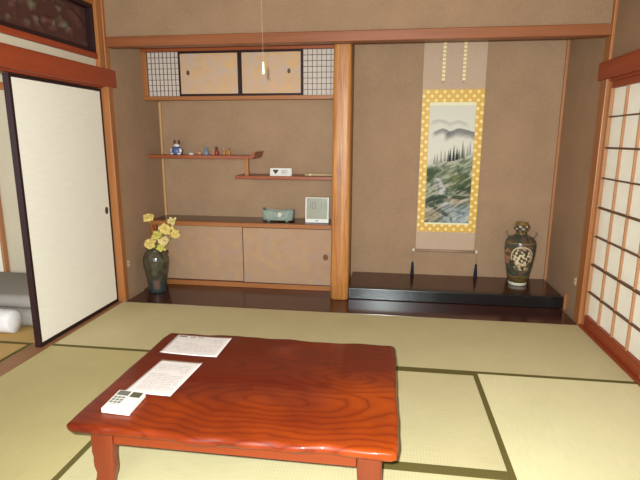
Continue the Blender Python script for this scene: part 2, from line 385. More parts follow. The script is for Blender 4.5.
# posts
trim(box(-0.10, 0.02, 0.0, 0.062, 0.0, CEIL), 'post_z', 0.006)
trim(box(3.642, W + 0.14, 0.0, 0.10, 0.0, CEIL), 'post_z', 0.006)
trim(box(-0.09, 0.015, -0.075, -0.002, 1.885, CEIL), 'post_z')                     # jamb beside the transom
trim(box(-0.09, 0.004, -1.88, -0.077, 1.945, 1.985), 'nageshi_y')                  # rail under the transom
trim(box(-0.09, 0.004, -1.88, -0.077, 2.325, 2.36), 'post_y')
trim(box(-0.0195, 0.028, REAR + 0.05, 0.112, 1.752, 1.884), 'nageshi_y', 0.006)      # left picture rail beam
trim(box(3.625, 3.659, REAR + 0.05, 0.115, 1.762, 1.882), 'nageshi_y', 0.006)      # right beam
trim(box(-0.14, -0.021, -1.88, 0.0, 1.741, 1.885), 'nageshi_y')                    # door head, left
trim(box(3.66, 3.78, -3.66, 0.0, 1.745, 1.885), 'nageshi_y')
trim(box(-0.135, -0.002, -3.64, -0.001, -0.05, 0.0), 'sill')                  # door sill, left
trim(box(W + 0.002, 3.77, -3.64, 0.0, -0.05, 0.012), 'nageshi_y')                  # sill, right
trim(box(0.021, 3.641, 0.0, 0.10, 2.045, 2.118), 'alcove_beam', 0.006)               # beam over the alcove
# pale strips at the recess corners
trim(box(0.0, 0.022, 0.872, DEP, 0.605, 1.70), 'strip_z')
trim(box(XR - 0.022, XR, 0.872, DEP, 0.10, CEIL), 'strip_tan')
# dark floor board in front of the recess
trim(box(0.022, 3.641, 0.002, 0.36, -0.05, 0.0), 'black_board', 0.003)
trim(box(0.0, 1.775, 0.361, DEP, -0.05, 0.0), 'black_board', 0.003)
trim(box(3.652, XR, 0.345, 0.372, 0.0, 0.13), 'post_z', 0.003)                     # small upright at the platform's end
# little cream plates on the sleeve walls
for nm, x0, x1, y, z, lb in (('wall_plate', 0.0, 0.006, 0.125, 0.30, 'small cream plate low on the brown wall left of the flower vase'),
                             ('wall_plate', XR - 0.006, XR, 0.205, 0.28, 'small cream plate low on the brown wall beside the paper screens')):
    t_ = thing(nm, (x0, y, z - 0.03), lb, 'wall plate')
    box(x0, x1, y - 0.016, y + 0.016, z - 0.028, z + 0.034).build('cover', 'switch', t_, 0.001)
    for dz in (-0.012, 0.016): box(min(x0, x1) - (0.002 if x0 > 1 else 0), x1 + (0.002 if x0 < 1 else 0), y - 0.006, y + 0.006, z + dz - 0.004, z + dz + 0.006).build('rocker', 'bone', t_)

# ------------------------------------------------------------------ tatami mats
def mat(x0, x1, y0, y1, axis, label, borders, m=None, group='tatami mats of the main room'):
    g = 0.0003; x0 += g; x1 -= g; y0 += g; y1 -= g
    t = thing('tatami_mat', ((x0 + x1) / 2, (y0 + y1) / 2, -0.055), label, 'tatami mat', group)
    b = 0.028
    box(x0, x1, y0, y1, -0.055, -0.002).build('rush_surface', m or ('tat_' + axis), t)
    for e in borders:
        q = {'n': (x0, x1, y1 - b, y1), 's': (x0, x1, y0, y0 + b), 'w': (x0, x0 + b, y0, y1), 'e': (x1 - b, x1, y0, y1)}[e]
        box(q[0], q[1], q[2], q[3], -0.0021, 0.0).build('border', 'heri', t)
K = 0.91
mat(0, 2 * K, -K, 0, 'x', 'straw tatami mat along the alcove step, on the sliding door side', 's')
mat(2 * K, 4 * K, -K, 0, 'x', 'straw tatami mat along the alcove step, on the paper screen side', 's')
mat(0, K, -3 * K, -K, 'y', 'straw tatami mat along the left door sill beside the table', 'e', 'tat_flash_dim')
mat(K, 3 * K, -2 * K, -K, 'x', 'straw tatami mat under the far half of the red table', 'ns')
mat(K, 3 * K, -3 * K, -2 * K, 'x', 'straw tatami mat under the near legs of the red table', 'ns')
mat(3 * K, 4 * K, -3 * K, -K, 'y', 'straw tatami mat running along the paper screens toward the camera', 'w', 'tat_flash_bright')
mat(0, 2 * K, -4 * K, -3 * K, 'x', 'straw tatami mat in front of the table, out on the door side', 'ns')
mat(2 * K, 4 * K, -4 * K, -3 * K, 'x', 'straw tatami mat in front of the table, out on the screen side', 'ns')
struct('floor_rear', box(0, W, REAR, -4 * K, -0.055, 0.0), 'tat_x')
mat(-1.96, -0.14, -0.92, 0.02, 'x', 'amber tatami mat under the grey futon in the adjoining room', 's', 'tat_old', 'tatami mats of the adjoining room')
mat(-1.05, -0.14, -2.74, -0.92, 'y', 'amber tatami mat just past the door sill in the adjoining room', 'e', 'tat_old', 'tatami mats of the adjoining room')
struct('floor_next_room', MB().box(-2.8, -1.962, -0.92, 0.02, -0.055, 0.0).box(-2.8, -1.052, -3.64, -0.922, -0.055, 0.0).box(-1.05, -0.14, -3.64, -2.742, -0.055, 0.0), 'tat_old')

# ------------------------------------------------------------------ sliding door (left) and paper screens (right)
def fusuma(name, y0, y1, x, label, handle_y=None):
    d = thing(name, (x, (y0 + y1) / 2, 0.001), label, None, kind='structure')
    f = 0.022
    box(x - 0.024, x + 0.008, y0 + f, y1 - f, 0.03, 1.715).build('panel', 'fusuma', d)
    for a, b in ((y0, y0 + f), (y1 - f, y1)): box(x - 0.030, x + 0.010, a, b, 0.001, 1.736).build('stile', 'black', d, 0.002)
    box(x - 0.030, x + 0.010, y0 + f, y1 - f, 0.001, 0.022).build('rail', 'black', d, 0.002); box(x - 0.030, x + 0.010, y0 + f, y1 - f, 1.722, 1.736).build('rail', 'black', d, 0.002)
    if handle_y is not None:
        h = MB(); n = 24
        for dx, r in ((0.008, 0.020), (0.0115, 0.020), (0.0115, 0.014), (0.0085, 0.012)):
            for i in range(n): a = 2 * math.pi * i / n; h.v.append((x + dx, handle_y + r * math.cos(a), 0.79 + r * 1.45 * math.sin(a)))
        for j in range(3):
            for i in range(n): i2 = (i + 1) % n; h.f.append((j * n + i, j * n + i2, (j + 1) * n + i2, (j + 1) * n + i))
        h.f.append(tuple(range(3 * n, 4 * n))); h.build('pull', 'dark_pull', d, label='round dark recessed door pull')
    return d
fusuma('door_1', -0.958, -0.002, -0.050, 'cream paper sliding door with black lacquered frame in the left wall', -0.066)
def shoji(n, y1, y0, x, label):
    d = thing('window_%d' % n, (x, (y0 + y1) / 2, 0.013), label, None, kind='structure')
    st = 0.034; zb, zt = 0.095, 1.70
    for a, b in ((y0, y0 + st), (y1 - st, y1)): box(x - 0.017, x + 0.017, a, b, 0.013, 1.744).build('stile', 'kumiko_z', d, 0.002)
    box(x - 0.017, x + 0.017, y0 + st, y1 - st, 0.013, zb).build('rail', 'nageshi_y', d, 0.002)
    box(x - 0.017, x + 0.017, y0 + st, y1 - st, zt, 1.744).build('rail', 'nageshi_y', d, 0.002)
    m = MB(); ya, yb = y0 + st, y1 - st
    for k in range(1, 4): yy = yb + (ya - yb) * k / 4; m.box(x - 0.011, x + 0.006, yy - 0.0048, yy + 0.0048, zb, zt)
    m.build('lattice_bars', 'kumiko_z', d)
    m = MB()
    for k in range(1, 8):
        z = zb + 0.178 + (k - 1) * 0.2067; h = 0.0065 if k % 2 == 0 else 0.0045
        m.box(x - 0.014, x + 0.007, ya, yb, z - h, z + h)
    m.build('cross_bars', 'cross_bar', d)
    box(x + 0.0072, x + 0.0085, ya, yb, zb, zt).build('paper', 'shoji', d)
shoji(1, -0.002, -0.900, 3.683, 'white paper screen with cedar lattice at the alcove end of the right wall')
shoji(2, -0.87, -1.79, 3.722, 'white paper screen with cedar lattice, second from the alcove')
shoji(3, -1.76, -2.68, 3.683, 'white paper screen with cedar lattice, third from the alcove')
shoji(4, -2.65, -3.57, 3.722, 'white paper screen with cedar lattice nearest the photographer')
trim(box(3.645, 3.78, -3.66, -3.575, 0.012, 1.745), 'post_z')

# ------------------------------------------------------------------ carved transom
tr = thing('transom_panel', (-0.05, -0.98, 1.986), 'dark carved wooden transom in black frame above the left sliding door', 'transom')
Y0, Y1, Z0, Z1 = -1.87, -0.078, 1.986, 2.324; fr = 0.028
MB().box(-0.07, -0.005, Y0, Y1, Z0, Z0 + fr).box(-0.07, -0.005, Y0, Y1, Z1 - fr, Z1).box(-0.07, -0.005, Y0, Y0 + fr, Z0 + fr, Z1 - fr).box(-0.07, -0.005, Y1 - fr, Y1, Z0 + fr, Z1 - fr).build('frame', 'black', tr, 0.003)
m = MB(); cols = []; ny, nz = 170, 40
for j in range(nz + 1):
    for i in range(ny + 1):
        y = Y0 + fr + (Y1 - Y0 - 2 * fr) * i / ny; z = Z0 + fr + (Z1 - Z0 - 2 * fr) * j / nz
        p = Vector((y * 9, z * 13, 1.0)); h = noise.noise(p) * 0.6 + noise.noise(p * 2.3) * 0.4
        edge = min(i, ny - i, (j) * 2, (nz - j) * 2) / 14; edge = max(0, min(1, edge))
        hh = max(0, h) * edge * 0.05
        m.v.append((-0.055 + hh, y, z))
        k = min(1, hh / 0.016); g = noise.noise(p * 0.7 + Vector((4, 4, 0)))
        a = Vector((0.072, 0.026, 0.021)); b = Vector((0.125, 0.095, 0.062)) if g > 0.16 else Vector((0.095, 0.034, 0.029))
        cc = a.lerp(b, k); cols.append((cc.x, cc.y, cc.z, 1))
for j in range(nz):
    for i in range(ny): b = j * (ny + 1) + i; m.f.append((b, b + 1, b + ny + 2, b + ny + 1))
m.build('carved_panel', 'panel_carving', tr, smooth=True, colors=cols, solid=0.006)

# ------------------------------------------------------------------ alcove pillar
pl = thing('pillar', (1.812, 0.382, 0.0), 'honey coloured wooden alcove pillar standing between shelves and hanging scroll', 'pillar')
prof = [(0.0785 - 0.0075 * k / 12 + 0.0012 * math.sin(k * 1.7), 0.0 + CEIL * k / 12) for k in range(13)]
prof = [(0.070, 0.0), (0.0775, 0.012)] + prof[1:]
m = MB().lathe(prof, 1.811, 0.382, 64, power=5)
m.v = [(x + 0.006 * z / CEIL, y, z) for x, y, z in m.v]
m.build('shaft', 'pillar', pl, smooth=True)
# brown edge board on the partition behind the pillar
trim(box(1.868, 1.880, 0.458, 0.50, 0.102, CEIL), 'nageshi_z')

# ------------------------------------------------------------------ alcove platform
pf = thing('alcove_platform', (2.77, 0.63, 0.0), 'dark lacquered raised platform under the hanging scroll and large vase', 'platform')
box(1.885, 3.651, 0.355, 0.43, 0.001, 0.100).build('front_beam', 'black_beam', pf, 0.006, segs=3)
box(1.885, 3.651, 0.4305, DEP - 0.001, 0.06, 0.099).build('board', 'black_board', pf, 0.002)

# ------------------------------------------------------------------ upper cabinet
cb = thing('wall_cabinet', (0.86, 0.74, 1.70), 'high wall cabinet with gilt sliding doors and white lattice ends', 'cabinet')
yc = 0.60
MB().box(0.002, 1.772, yc + 0.05, DEP - 0.002, 1.712, 1.724).box(0.002, 1.772, yc + 0.05, DEP - 0.002, 2.12, 2.135).build('body', 'post_x', cb)
box(0.0, 1.772, yc - 0.012, yc + 0.05, 1.695, 1.728).build('rail', 'post_x', cb, 0.003)
box(0.0, 1.772, yc - 0.012, yc + 0.05, 2.105, 2.15).build('rail', 'shelf_x', cb, 0.003)
box(0.0, 0.046, yc - 0.006, yc + 0.05, 1.7285, 2.1045).build('stile', 'post_z', cb, 0.003)
def lattice(x0, x1, nx, nz):
    lp = thing('lattice_panel', (((x0 + x1) / 2 - 0.86), -0.14 + yc - 0.60, 0.03), None, None); lp.parent = cb; lp.location = (((x0 + x1) / 2 - 0.86), 0, 0.03)
    box(x0, x1, yc + 0.018, yc + 0.0195, 1.729, 2.104).build('paper', 'lattice_paper', lp)
    mm = MB()
    for k in range(nx + 1): x = x0 + (x1 - x0) * k / nx; mm.box(max(x0, x - 0.0022), min(x1, x + 0.0022), yc + 0.010, yc + 0.0178, 1.729, 2.104)
    for k in range(nz + 1): z = 1.729 + 0.375 * k / nz; mm.box(x0, x1, yc + 0.008, yc + 0.0178, max(1.729, z - 0.002), min(2.104, z + 0.002))
    mm.build('bars', 'dark_bar', lp)
lattice(0.047, 0.341, 8, 8); lattice(1.452, 1.770, 8, 8)
def cab_door(x0, x1, y, z0, z1, parent, paper, fmat, fw, px, pz, pm='pull', pr=0.014, tall=1.5):
    d = bpy.data.objects.new('door', None); COL.objects.link(d); d.parent = parent
    base = Vector(((x0 + x1) / 2, y, z0)); d.location = base - parent.location
    box(x0 + fw, x1 - fw, y + 0.002, y + 0.014, z0 + fw, z1 - fw).build('panel', paper, d)
    MB().box(x0, x1, y, y + 0.016, z0, z0 + fw).box(x0, x1, y, y + 0.016, z1 - fw, z1).box(x0, x0 + fw, y, y + 0.016, z0 + fw, z1 - fw).box(x1 - fw, x1, y, y + 0.016, z0 + fw, z1 - fw).build('frame', fmat, d, 0.0015)
    if px is not None:
        h = MB(); n = 20
        for dy, r in ((0.003, pr), (-0.002, pr), (-0.002, pr * 0.72), (0.001, pr * 0.66)):
            for i in range(n): a = 2 * math.pi * i / n; h.v.append((px + r * math.cos(a), y + dy, pz + r * tall * math.sin(a)))
        for j in range(3):
            for i in range(n): i2 = (i + 1) % n; h.f.append((j * n + i, j * n + i2, (j + 1) * n + i2, (j + 1) * n + i))
        h.f.append(tuple(range(3 * n, 4 * n))); h.build('pull', pm, d)
    return d
cab_door(0.340, 0.897, yc - 0.003, 1.7285, 2.104, cb, 'cloud_paper', 'black', 0.019, 0.428, 1.925)
cab_door(0.898, 1.452, yc - 0.003, 1.7285, 2.104, cb, 'cloud_paper', 'black', 0.019, 1.332, 1.928)

# ------------------------------------------------------------------ staggered shelves
sh = thing('staggered_shelf', (0.85, 0.75, 1.0), 'red brown staggered wall shelf in two levels with curled tip', 'shelf')
ys = 0.60
box(0.0, 0.965, ys, DEP - 0.001, 1.183, 1.212).build('upper_board', 'shelf_x', sh, 0.002)
poly = [(0.9655, 1.183), (1.00, 1.183), (1.02, 1.190), (1.034, 1.205), (1.038, 1.222), (1.052, 1.238), (1.060, 1.244), (1.048, 1.247), (1.026, 1.243), (1.008, 1.233), (0.992, 1.220), (0.9655, 1.2125)]
poly = [(0.9655 + (x - 0.9655) * 0.62, z) for x, z in poly]
MB().prism(poly, 'y', ys, DEP - 0.001).build('curled_tip', 'shelf_x', sh, 0.002)
box(0.822, 1.774, ys, DEP - 0.001, 1.004, 1.033).build('lower_board', 'shelf_x', sh, 0.002)
box(0.912, 0.948, ys + 0.012, ys + 0.048, 1.0335, 1.1825).build('post', 'post_z', sh, 0.003)

# ------------------------------------------------------------------ low cabinet
lc = thing('low_cabinet', (0.88, 0.72, 0.0), 'low alcove cabinet with two beige sliding doors under a brown counter', 'cabinet')
yl = 0.545
box(0.0, 1.774, yl - 0.012, yl + 0.05, 0.574, 0.612).build('counter_edge', 'post_x', lc, 0.003)
box(0.0, 1.774, yl + 0.0505, DEP - 0.001, 0.586, 0.611).build('counter_top', 'black_board', lc)
box(0.0, 1.774, yl - 0.004, yl + 0.05, 0.001, 0.046).build('bottom_rail', 'post_x', lc, 0.002)
box(0.0, 0.062, yl - 0.002, yl + 0.05, 0.0465, 0.5735).build('stile', 'shelf_z', lc, 0.002)
cab_door(0.0625, 0.905, yl + 0.021, 0.0465, 0.5735, lc, 'gilt_paper', 'maroon', 0.007, 0.15, 0.31, 'pull', 0.013)
cab_door(0.893, 1.773, yl + 0.003, 0.0465, 0.5735, lc, 'gilt_paper', 'maroon', 0.007, 1.662, 0.315, 'brown_pull', 0.024, 1.2)

# ------------------------------------------------------------------ hanging scroll
sy = 0.872
sc = thing('hanging_scroll', (2.742, sy, 0.33), 'hanging scroll with a misty mountain landscape in gold brocade mount', 'hanging scroll')
MB().box(2.475, 3.008, sy + 0.004, sy + 0.006, 0.342, 2.30).build('mount', 'scroll_silk', sc)
MB().box(2.479, 3.010, sy + 0.002, sy + 0.0038, 0.520, 1.792).build('brocade', 'brocade', sc)
for a, b in ((0.590, 0.606), (1.655, 1.682)): box(2.545, 2.944, sy, sy + 0.0018, a, b).build('ivory_edging', 'ivory', sc)
for x in (2.650, 2.824):
    st = box(x - 0.013, x + 0.013, sy + 0.001, sy + 0.0035, 1.862, 2.30).build('streamer', 'futai', sc)
    MB().ball((x, sy + 0.001, 1.850), 0.006, 0.004, 0.011, 8, 6).build('streamer_tassel', 'roller', sc)
MB().tube([(2.466, sy, 0.340), (3.018, sy, 0.340)], 0.013, 14).build('roller', 'roller', sc, smooth=True)
for x0, x1 in ((2.446, 2.466), (3.018, 3.038)):
    MB().tube([(x0, sy, 0.340), (x0 + 0.003, sy, 0.340), (x1, sy, 0.340)], [0.010, 0.015, 0.0145], 14).build('roller_knob', 'bone', sc)
MB().tube([(2.474, sy + 0.005, 2.30), (3.010, sy + 0.005, 2.30)], 0.008, 10).build('top_rod', 'roller', sc)
MB().tube([(2.60, sy + 0.005, 2.305), (2.742, sy + 0.012, 2.40), (2.884, sy + 0.005, 2.305)], 0.002, 6).build('hanging_cord', 'roller', sc)
# the ink landscape, painted cell by cell
def sst(a, b, x): x = max(0, min(1, (x - a) / (b - a))); return x * x * (3 - 2 * x)
def fbm(x, y, s, seed=0.0): return noise.fractal(Vector((x * s, y * s, seed)), 1.0, 2.0, 4)
PINES = [(0.16, .455, .05), (0.22, .45, .055), (0.30, .44, .075), (0.385, .43, .06), (0.46, .435, .07), (0.50, .43, .075), (0.575, .425, .10), (0.645, .42, .075), (0.69, .41, .05), (0.765, .405, .115), (0.80, .41, .07), (0.87, .385, .06), (0.925, .375, .085)]
def art(u, v):
    n1 = fbm(u, v * 2.66, 5, 1); n2 = fbm(u, v * 2.66, 14, 5)
    c = Vector((222, 214, 198))
    c = c.lerp(Vector((214, 206, 188)), sst(0.3, 0.0, v) * 0.5)
    def ridge(peaks, base):
        h = base
        for pu, ph, pw in peaks: h = min(h, ph + abs(u - pu) ** 1.3 * pw)
        return h + n2 * 0.006
    def hill_(r, depth, col, a, lo, hi):
        nonlocal c
        if v > r - 0.004:
            fade = sst(lo - 0.12, lo, u) * sst(hi + 0.12, hi, u)
            c = c.lerp(Vector(col), a * fade * sst(r - 0.004, r + 0.004, v) * (1 - sst(r + depth * 0.15, r + depth, v)))
    hill_(ridge([(0.23, 0.112, 0.20)], 0.2), 0.045, (176, 170, 160), 0.55, 0.10, 0.38)
    hill_(ridge([(0.63, 0.122, 0.20)], 0.2), 0.045, (180, 174, 164), 0.55, 0.48, 0.78)
    hill_(ridge([(0.30, 0.190, 0.26)], 0.26), 0.06, (128, 125, 122), 0.8, 0.18, 0.42)
    hill_(ridge([(0.68, 0.188, 0.20), (0.86, 0.205, 0.20)], 0.34), 0.085 + 0.02 * n1, (116, 113, 112), 0.85, 0.44, 1.1)
    # green hillside, rising to the right
    top = 0.455 - 0.10 * u + 0.025 * n1 + 0.01 * n2
    g = sst(top, top + 0.10, v)
    if g > 0:
        k = 0.5 + 0.5 * math.sin((v * 2.66 + u * 0.55) * 17 + n1 * 5)
        hill = Vector((158, 160, 134)).lerp(Vector((98, 108, 86)), sst(0.35, 0.8, k * 0.6 + 0.4 * (0.5 + n2)))
        hill = hill.lerp(Vector((190, 170, 156)), sst(0.62, 0.95, 0.5 + 0.5 * math.sin((v * 2.66 + u * 0.55) * 12 + 2 + n1 * 3)) * 0.7 * sst(0.2, 0.5, u))
        c = c.lerp(hill, g)
    def blob(cu, cv, ru, rv, col, s):
        nonlocal c
        d = ((u - cu) / ru) ** 2 + ((v - cv) / rv) ** 2 + n1 * 0.6 + n2 * 0.2
        c = c.lerp(Vector(col), s * (1 - sst(0.3, 1.3, d)))
    blob(0.10, 0.575, 0.20, 0.075, (72, 84, 60), 0.85); blob(0.42, 0.60, 0.26, 0.05, (108, 120, 88), 0.7)
    blob(0.82, 0.66, 0.36, 0.085, (74, 86, 56), 0.85); blob(0.85, 0.715, 0.26, 0.035, (52, 62, 48), 0.75); blob(0.70, 0.60, 0.15, 0.04, (124, 130, 80), 0.7)
    # stream falling between the woods
    cx = 0.28 + 0.17 * sst(0.62, 0.84, v) + 0.05 * math.sin(v * 30); wdt = 0.05 + 0.06 * sst(0.62, 0.85, v)
    if 0.61 < v < 0.88: c = c.lerp(Vector((196, 186, 190)), 0.9 * (1 - sst(wdt * 0.5, wdt * 1.3, abs(u - cx + n2 * 0.03))))
    blob(0.22, 0.66, 0.06, 0.06, (190, 178, 176), 0.7)
    blob(0.25, 0.79, 0.28, 0.045, (52, 64, 54), 0.9); blob(0.75, 0.80, 0.35, 0.03, (176, 156, 132), 0.8)
    blob(0.80, 0.775, 0.3, 0.016, (60, 66, 50), 0.8)
    lk = sst(0.83, 0.90, v + 0.05 * (u - 0.5)); c = c.lerp(Vector((134, 146, 150)).lerp(Vector((168, 172, 170)), 0.5 + n2), lk * sst(0.2, 0.5, u))
    blob(0.12, 0.93, 0.26, 0.07, (172, 154, 128), 0.9)
    dg = (v - 0.865) - (u - 0.2) * 0.22
    if u < 0.62: c = c.lerp(Vector((58, 66, 60)), 0.8 * (1 - sst(0.008, 0.03, abs(dg + n2 * 0.012))))
    blob(0.72, 0.91, 0.22, 0.02, (92, 106, 106), 0.6)
    if g > 0.3:
        w_ = v * 2.66; st_ = noise.fractal(Vector(((u * .86 - w_ * .5) * 3.5, (u * .5 + w_ * .86) * 17, 4.2)), 1.0, 2.0, 3)
        c = c.lerp(Vector((206, 196, 176)), g * 0.55 * sst(0.1, 0.5, st_)) if st_ > 0 else c.lerp(Vector((62, 76, 62)), g * 0.5 * sst(0.05, 0.5, -st_))
    for i, (pu, pv, ph) in enumerate(PINES):
        if pv - ph < v < pv + 0.035:
            t = (v - pv + ph) / (ph + 0.035); wd = 0.036 * t * (0.7 + 0.3 * abs(math.sin(t * 20)))
            s = 0.92 if i in (5, 6, 7) else (0.6 if i in (4, 8, 9) else 0.32)
            c = c.lerp(Vector((42, 48, 46)), s * (1 - sst(wd * 0.7, wd * 1.2 + 0.004, abs(u - pu))))
    return srgb((c.x, c.y, c.z))
m = MB(); cols = []; nu, nv = 110, 270
for j in range(nv + 1):
    for i in range(nu + 1):
        m.v.append((2.545 + 0.399 * i / nu, sy + 0.0004, 1.655 - 1.049 * j / nv)); cols.append(art(i / nu, j / nv))
for j in range(nv):
    for i in range(nu): b = j * (nu + 1) + i; m.f.append((b, b + 1, b + nu + 2, b + nu + 1))
m.build('picture', 'painting', sc, colors=cols, solid=0.0)
for x, lb in ((2.452, 'dark tassel weight hanging from the scroll roller end beside the pillar'), (3.032, 'dark tassel weight hanging from the scroll roller end toward the large vase')):
    tw = thing('scroll_weight', (x, sy - 0.012, 0.101), lb, 'scroll weight', 'tassel weights on the hanging scroll')
    MB().tube([(x, sy - 0.013, 0.325), (x, sy - 0.0175, 0.337), (x, sy - 0.0175, 0.345), (x, sy - 0.013, 0.355), (x, sy - 0.013, 0.357)], 0.0012, 6).build('loop', 'cord', tw)
    MB().tube([(x, sy - 0.013, 0.225), (x, sy - 0.013, 0.326)], 0.0028, 6).build('cord', 'roller', tw)
    MB().lathe([(0.004, 0.228), (0.010, 0.222), (0.011, 0.205), (0.0095, 0.198), (0.012, 0.192), (0.016, 0.14), (0.018, 0.104), (0.016, 0.1015)], x, sy - 0.013, 16).build('tassel', 'tassel', tw, smooth=True)

# ------------------------------------------------------------------ large painted vase
vx, vy, vz = 3.368, 0.70, 0.0995
bv = thing('large_vase', (vx, vy, vz), 'large green and brown porcelain vase with pale crest standing on the dark platform', 'vase')
MB().lathe([(0.066, vz), (0.076, vz + 0.003), (0.078, vz + 0.022), (0.080, vz + 0.027), (0.075, vz + 0.0275)], vx, vy, 48).build('foot_ring', 'foot_white', bv, smooth=True)
P_ = [(0.078, .028), (0.084, .04), (0.092, .065), (0.099, .10), (0.108, .15), (0.118, .21), (0.126, .27), (0.1305, .32), (0.131, .36), (0.127, .39), (0.115, .412), (0.092, .43), (0.066, .443), (0.050, .452)]
def interp(prof, n):
    out = []; 
    for k in range(n + 1):
        s = k / n * (len(prof) - 1); i = min(int(s), len(prof) - 2); f = s - i; out.append(tuple(prof[i][q] * (1 - f) + prof[i + 1][q] * f for q in (0, 1)))
    return out
def glaze(ang, h):
    # ang measured from the side that faces the room
    n1 = fbm(ang, h * 8, 2.2, 3); n2 = fbm(ang, h * 8, 7, 9)
    c = Vector((60, 68, 58)).lerp(Vector((104, 76, 56)), sst(-0.05, 0.3, n1))
    c = c.lerp(Vector((96, 112, 92)), 0.5 * sst(0.2, 0.5, n2))
    if h < 0.09: c = Vector((110, 84, 44)).lerp(Vector((66, 62, 44)), sst(-0.1, 0.3, n2))
    if 0.087 < h < 0.094 or 0.385 < h < 0.391: c = Vector((136, 104, 56))
    # pale crest: an open ring with leafy flourishes inside
    px = ang * 0.125 - 0.022; pz = h - 0.268; r = math.hypot(px, pz) + 0.004 * n1
    th = math.atan2(pz, px)
    if r < 0.098:
        c = Vector((96, 70, 52)).lerp(Vector((70, 62, 50)), 0.5 + n2)
        f = fbm(px * 1.0, pz * 1.0, 26, 2.7) + 0.45 * math.sin(px * 150 + 60 * pz) * math.cos(pz * 120 - 40 * px)
        if r < 0.076 and f > 0.05: c = c.lerp(Vector((216, 196, 160)), sst(0.05, 0.28, f))
        if abs(r - 0.090) < 0.0065 and (th > -0.5 or th < -2.8): c = c.lerp(Vector((214, 184, 146)), 0.9)
    if pz < -0.05 and abs(px) < 0.07 and h > 0.15 and fbm(px, pz, 40, 8) > 0.1: c = Vector((196, 168, 128))
    px2 = ang * 0.125 + 0.118; r2 = math.hypot(px2, pz * 0.7)
    if r2 < 0.05 and fbm(px2, pz, 30, 6) > 0.0: c = Vector((168, 118, 86))
    return srgb((c.x, c.y, c.z))
def painted_lathe(prof, cx, cy, z0, n, face, fn, name, mat_, parent):
    mm = MB(); mm.lathe([(r, z0 + z) for r, z in prof], cx, cy, n); cc = []
    for x, y, z in mm.v:
        a = math.atan2(y - cy, x - cx) - face; a = (a + math.pi) % (2 * math.pi) - math.pi; cc.append(fn(a, z - z0))
    return mm.build(name, mat_, parent, smooth=True, colors=cc)
face = math.atan2(CAM.y - vy, CAM.x - vx)
painted_lathe(interp(P_, 160), vx, vy, vz, 240, face, glaze, 'body', 'vase_glaze', bv)
def neckglaze(a, h):
    c = Vector((120, 92, 48)).lerp(Vector((76, 66, 46)), 0.5 + 0.5 * math.sin(a * 9))
    if 0.485 < h < 0.535: c = Vector((86, 72, 58)).lerp(Vector((190, 176, 146)), sst(0.2, 0.6, math.sin(a * 7) * math.sin(h * 140)))
    if h > 0.538: c = Vector((132, 100, 56))
    return srgb((c.x, c.y, c.z))
painted_lathe(interp([(0.049, .4525), (0.046, .462), (0.046, .478), (0.058, .488), (0.066, .503), (0.067, .52), (0.061, .536), (0.052, .547), (0.050, .551), (0.052, .555), (0.049, .557), (0.043, .552), (0.040, .50)], 60), vx, vy, vz, 96, face, neckglaze, 'neck', 'vase_glaze', bv)
for s in (-1, 1):
    dx = Vector((math.cos(face + math.pi / 2), math.sin(face + math.pi / 2))) * s
    q = [(0.100, .425), (0.112, .440), (0.124, .456), (0.128, .468), (0.120, .474), (0.112, .466)]
    MB().tube([(vx + dx.x * a, vy + dx.y * a, vz + b) for a, b in q], [0.007, 0.006, 0.0055, 0.005, 0.005, 0.004], 8).build('handle', 'handle_glaze', bv, smooth=True)

# ------------------------------------------------------------------ flower vase with yellow flowers
fx, fy = 0.158, 0.315
fv = thing('flower_vase', (fx, fy, 0.001), 'dark glazed vase of yellow flowers on the floor board', 'vase')
def dark(a, h):
    n1 = fbm(a, h * 6, 3, 2); c = Vector((66, 56, 42)).lerp(Vector((84, 80, 62)), 0.5 + n1)
    c = c.lerp(Vector((40, 58, 62)), sst(0.2, 0.02, h) * 0.8)
    if -0.5 < a < 0.35 and h < 0.15: c = c.lerp(Vector((130, 92, 76)), 0.75 * sst(0.5, 0.2, abs(a + 0.08)) * sst(0.02, 0.05, h) * sst(0.15, 0.11, h))
    return srgb((c.x, c.y, c.z))
face2 = math.atan2(CAM.y - fy, CAM.x - fx)
painted_lathe(interp([(0.070, 0.0), (0.075, .006), (0.078, .04), (0.084, .09), (0.094, .15), (0.105, .21), (0.112, .26), (0.113, .30), (0.106, .335), (0.092, .36), (0.078, .378), (0.073, .388), (0.077, .398), (0.082, .402), (0.074, .402), (0.066, .39), (0.070, .36), (0.074, .30)], 90), fx, fy, 0.001, 72, face2, dark, 'body', 'dark_glaze', fv)
def cam_ray(u, v, y):
    d = FW + RX * ((u - 320) / 486.17) - UP * ((v - 240) / 486.17); return CAM + d * ((y - CAM.y) / d.y)
FL = [(149.2, 218, .30, 'petal', 1.0, 'pale yellow ruffled flower, tallest on the wall side of the dark vase'),
      (171.5, 221.5, .32, 'petal_pale', .85, 'cream flower rising highest on the counter side of the dark vase'),
      (165.5, 229.5, .27, 'petal', 1.1, 'large pale yellow flower in the upper middle of the bunch'),
      (174.5, 234, .30, 'petal', .85, 'yellow flower farthest out toward the beige cabinet door'),
      (157.5, 235.5, .29, 'petal_green', .9, 'greenish yellow flower in the middle of the bunch'),
      (149.8, 244, .26, 'petal', 1.1, 'yellow flower hanging low over the vase rim on the wall side'),
      (164, 241, .28, 'petal_pale', .95, 'cream flower low on the cabinet side of the bunch'),
      (161, 248, .25, 'petal_green', .8, 'greenish yellow flower lowest at the mouth of the vase')]
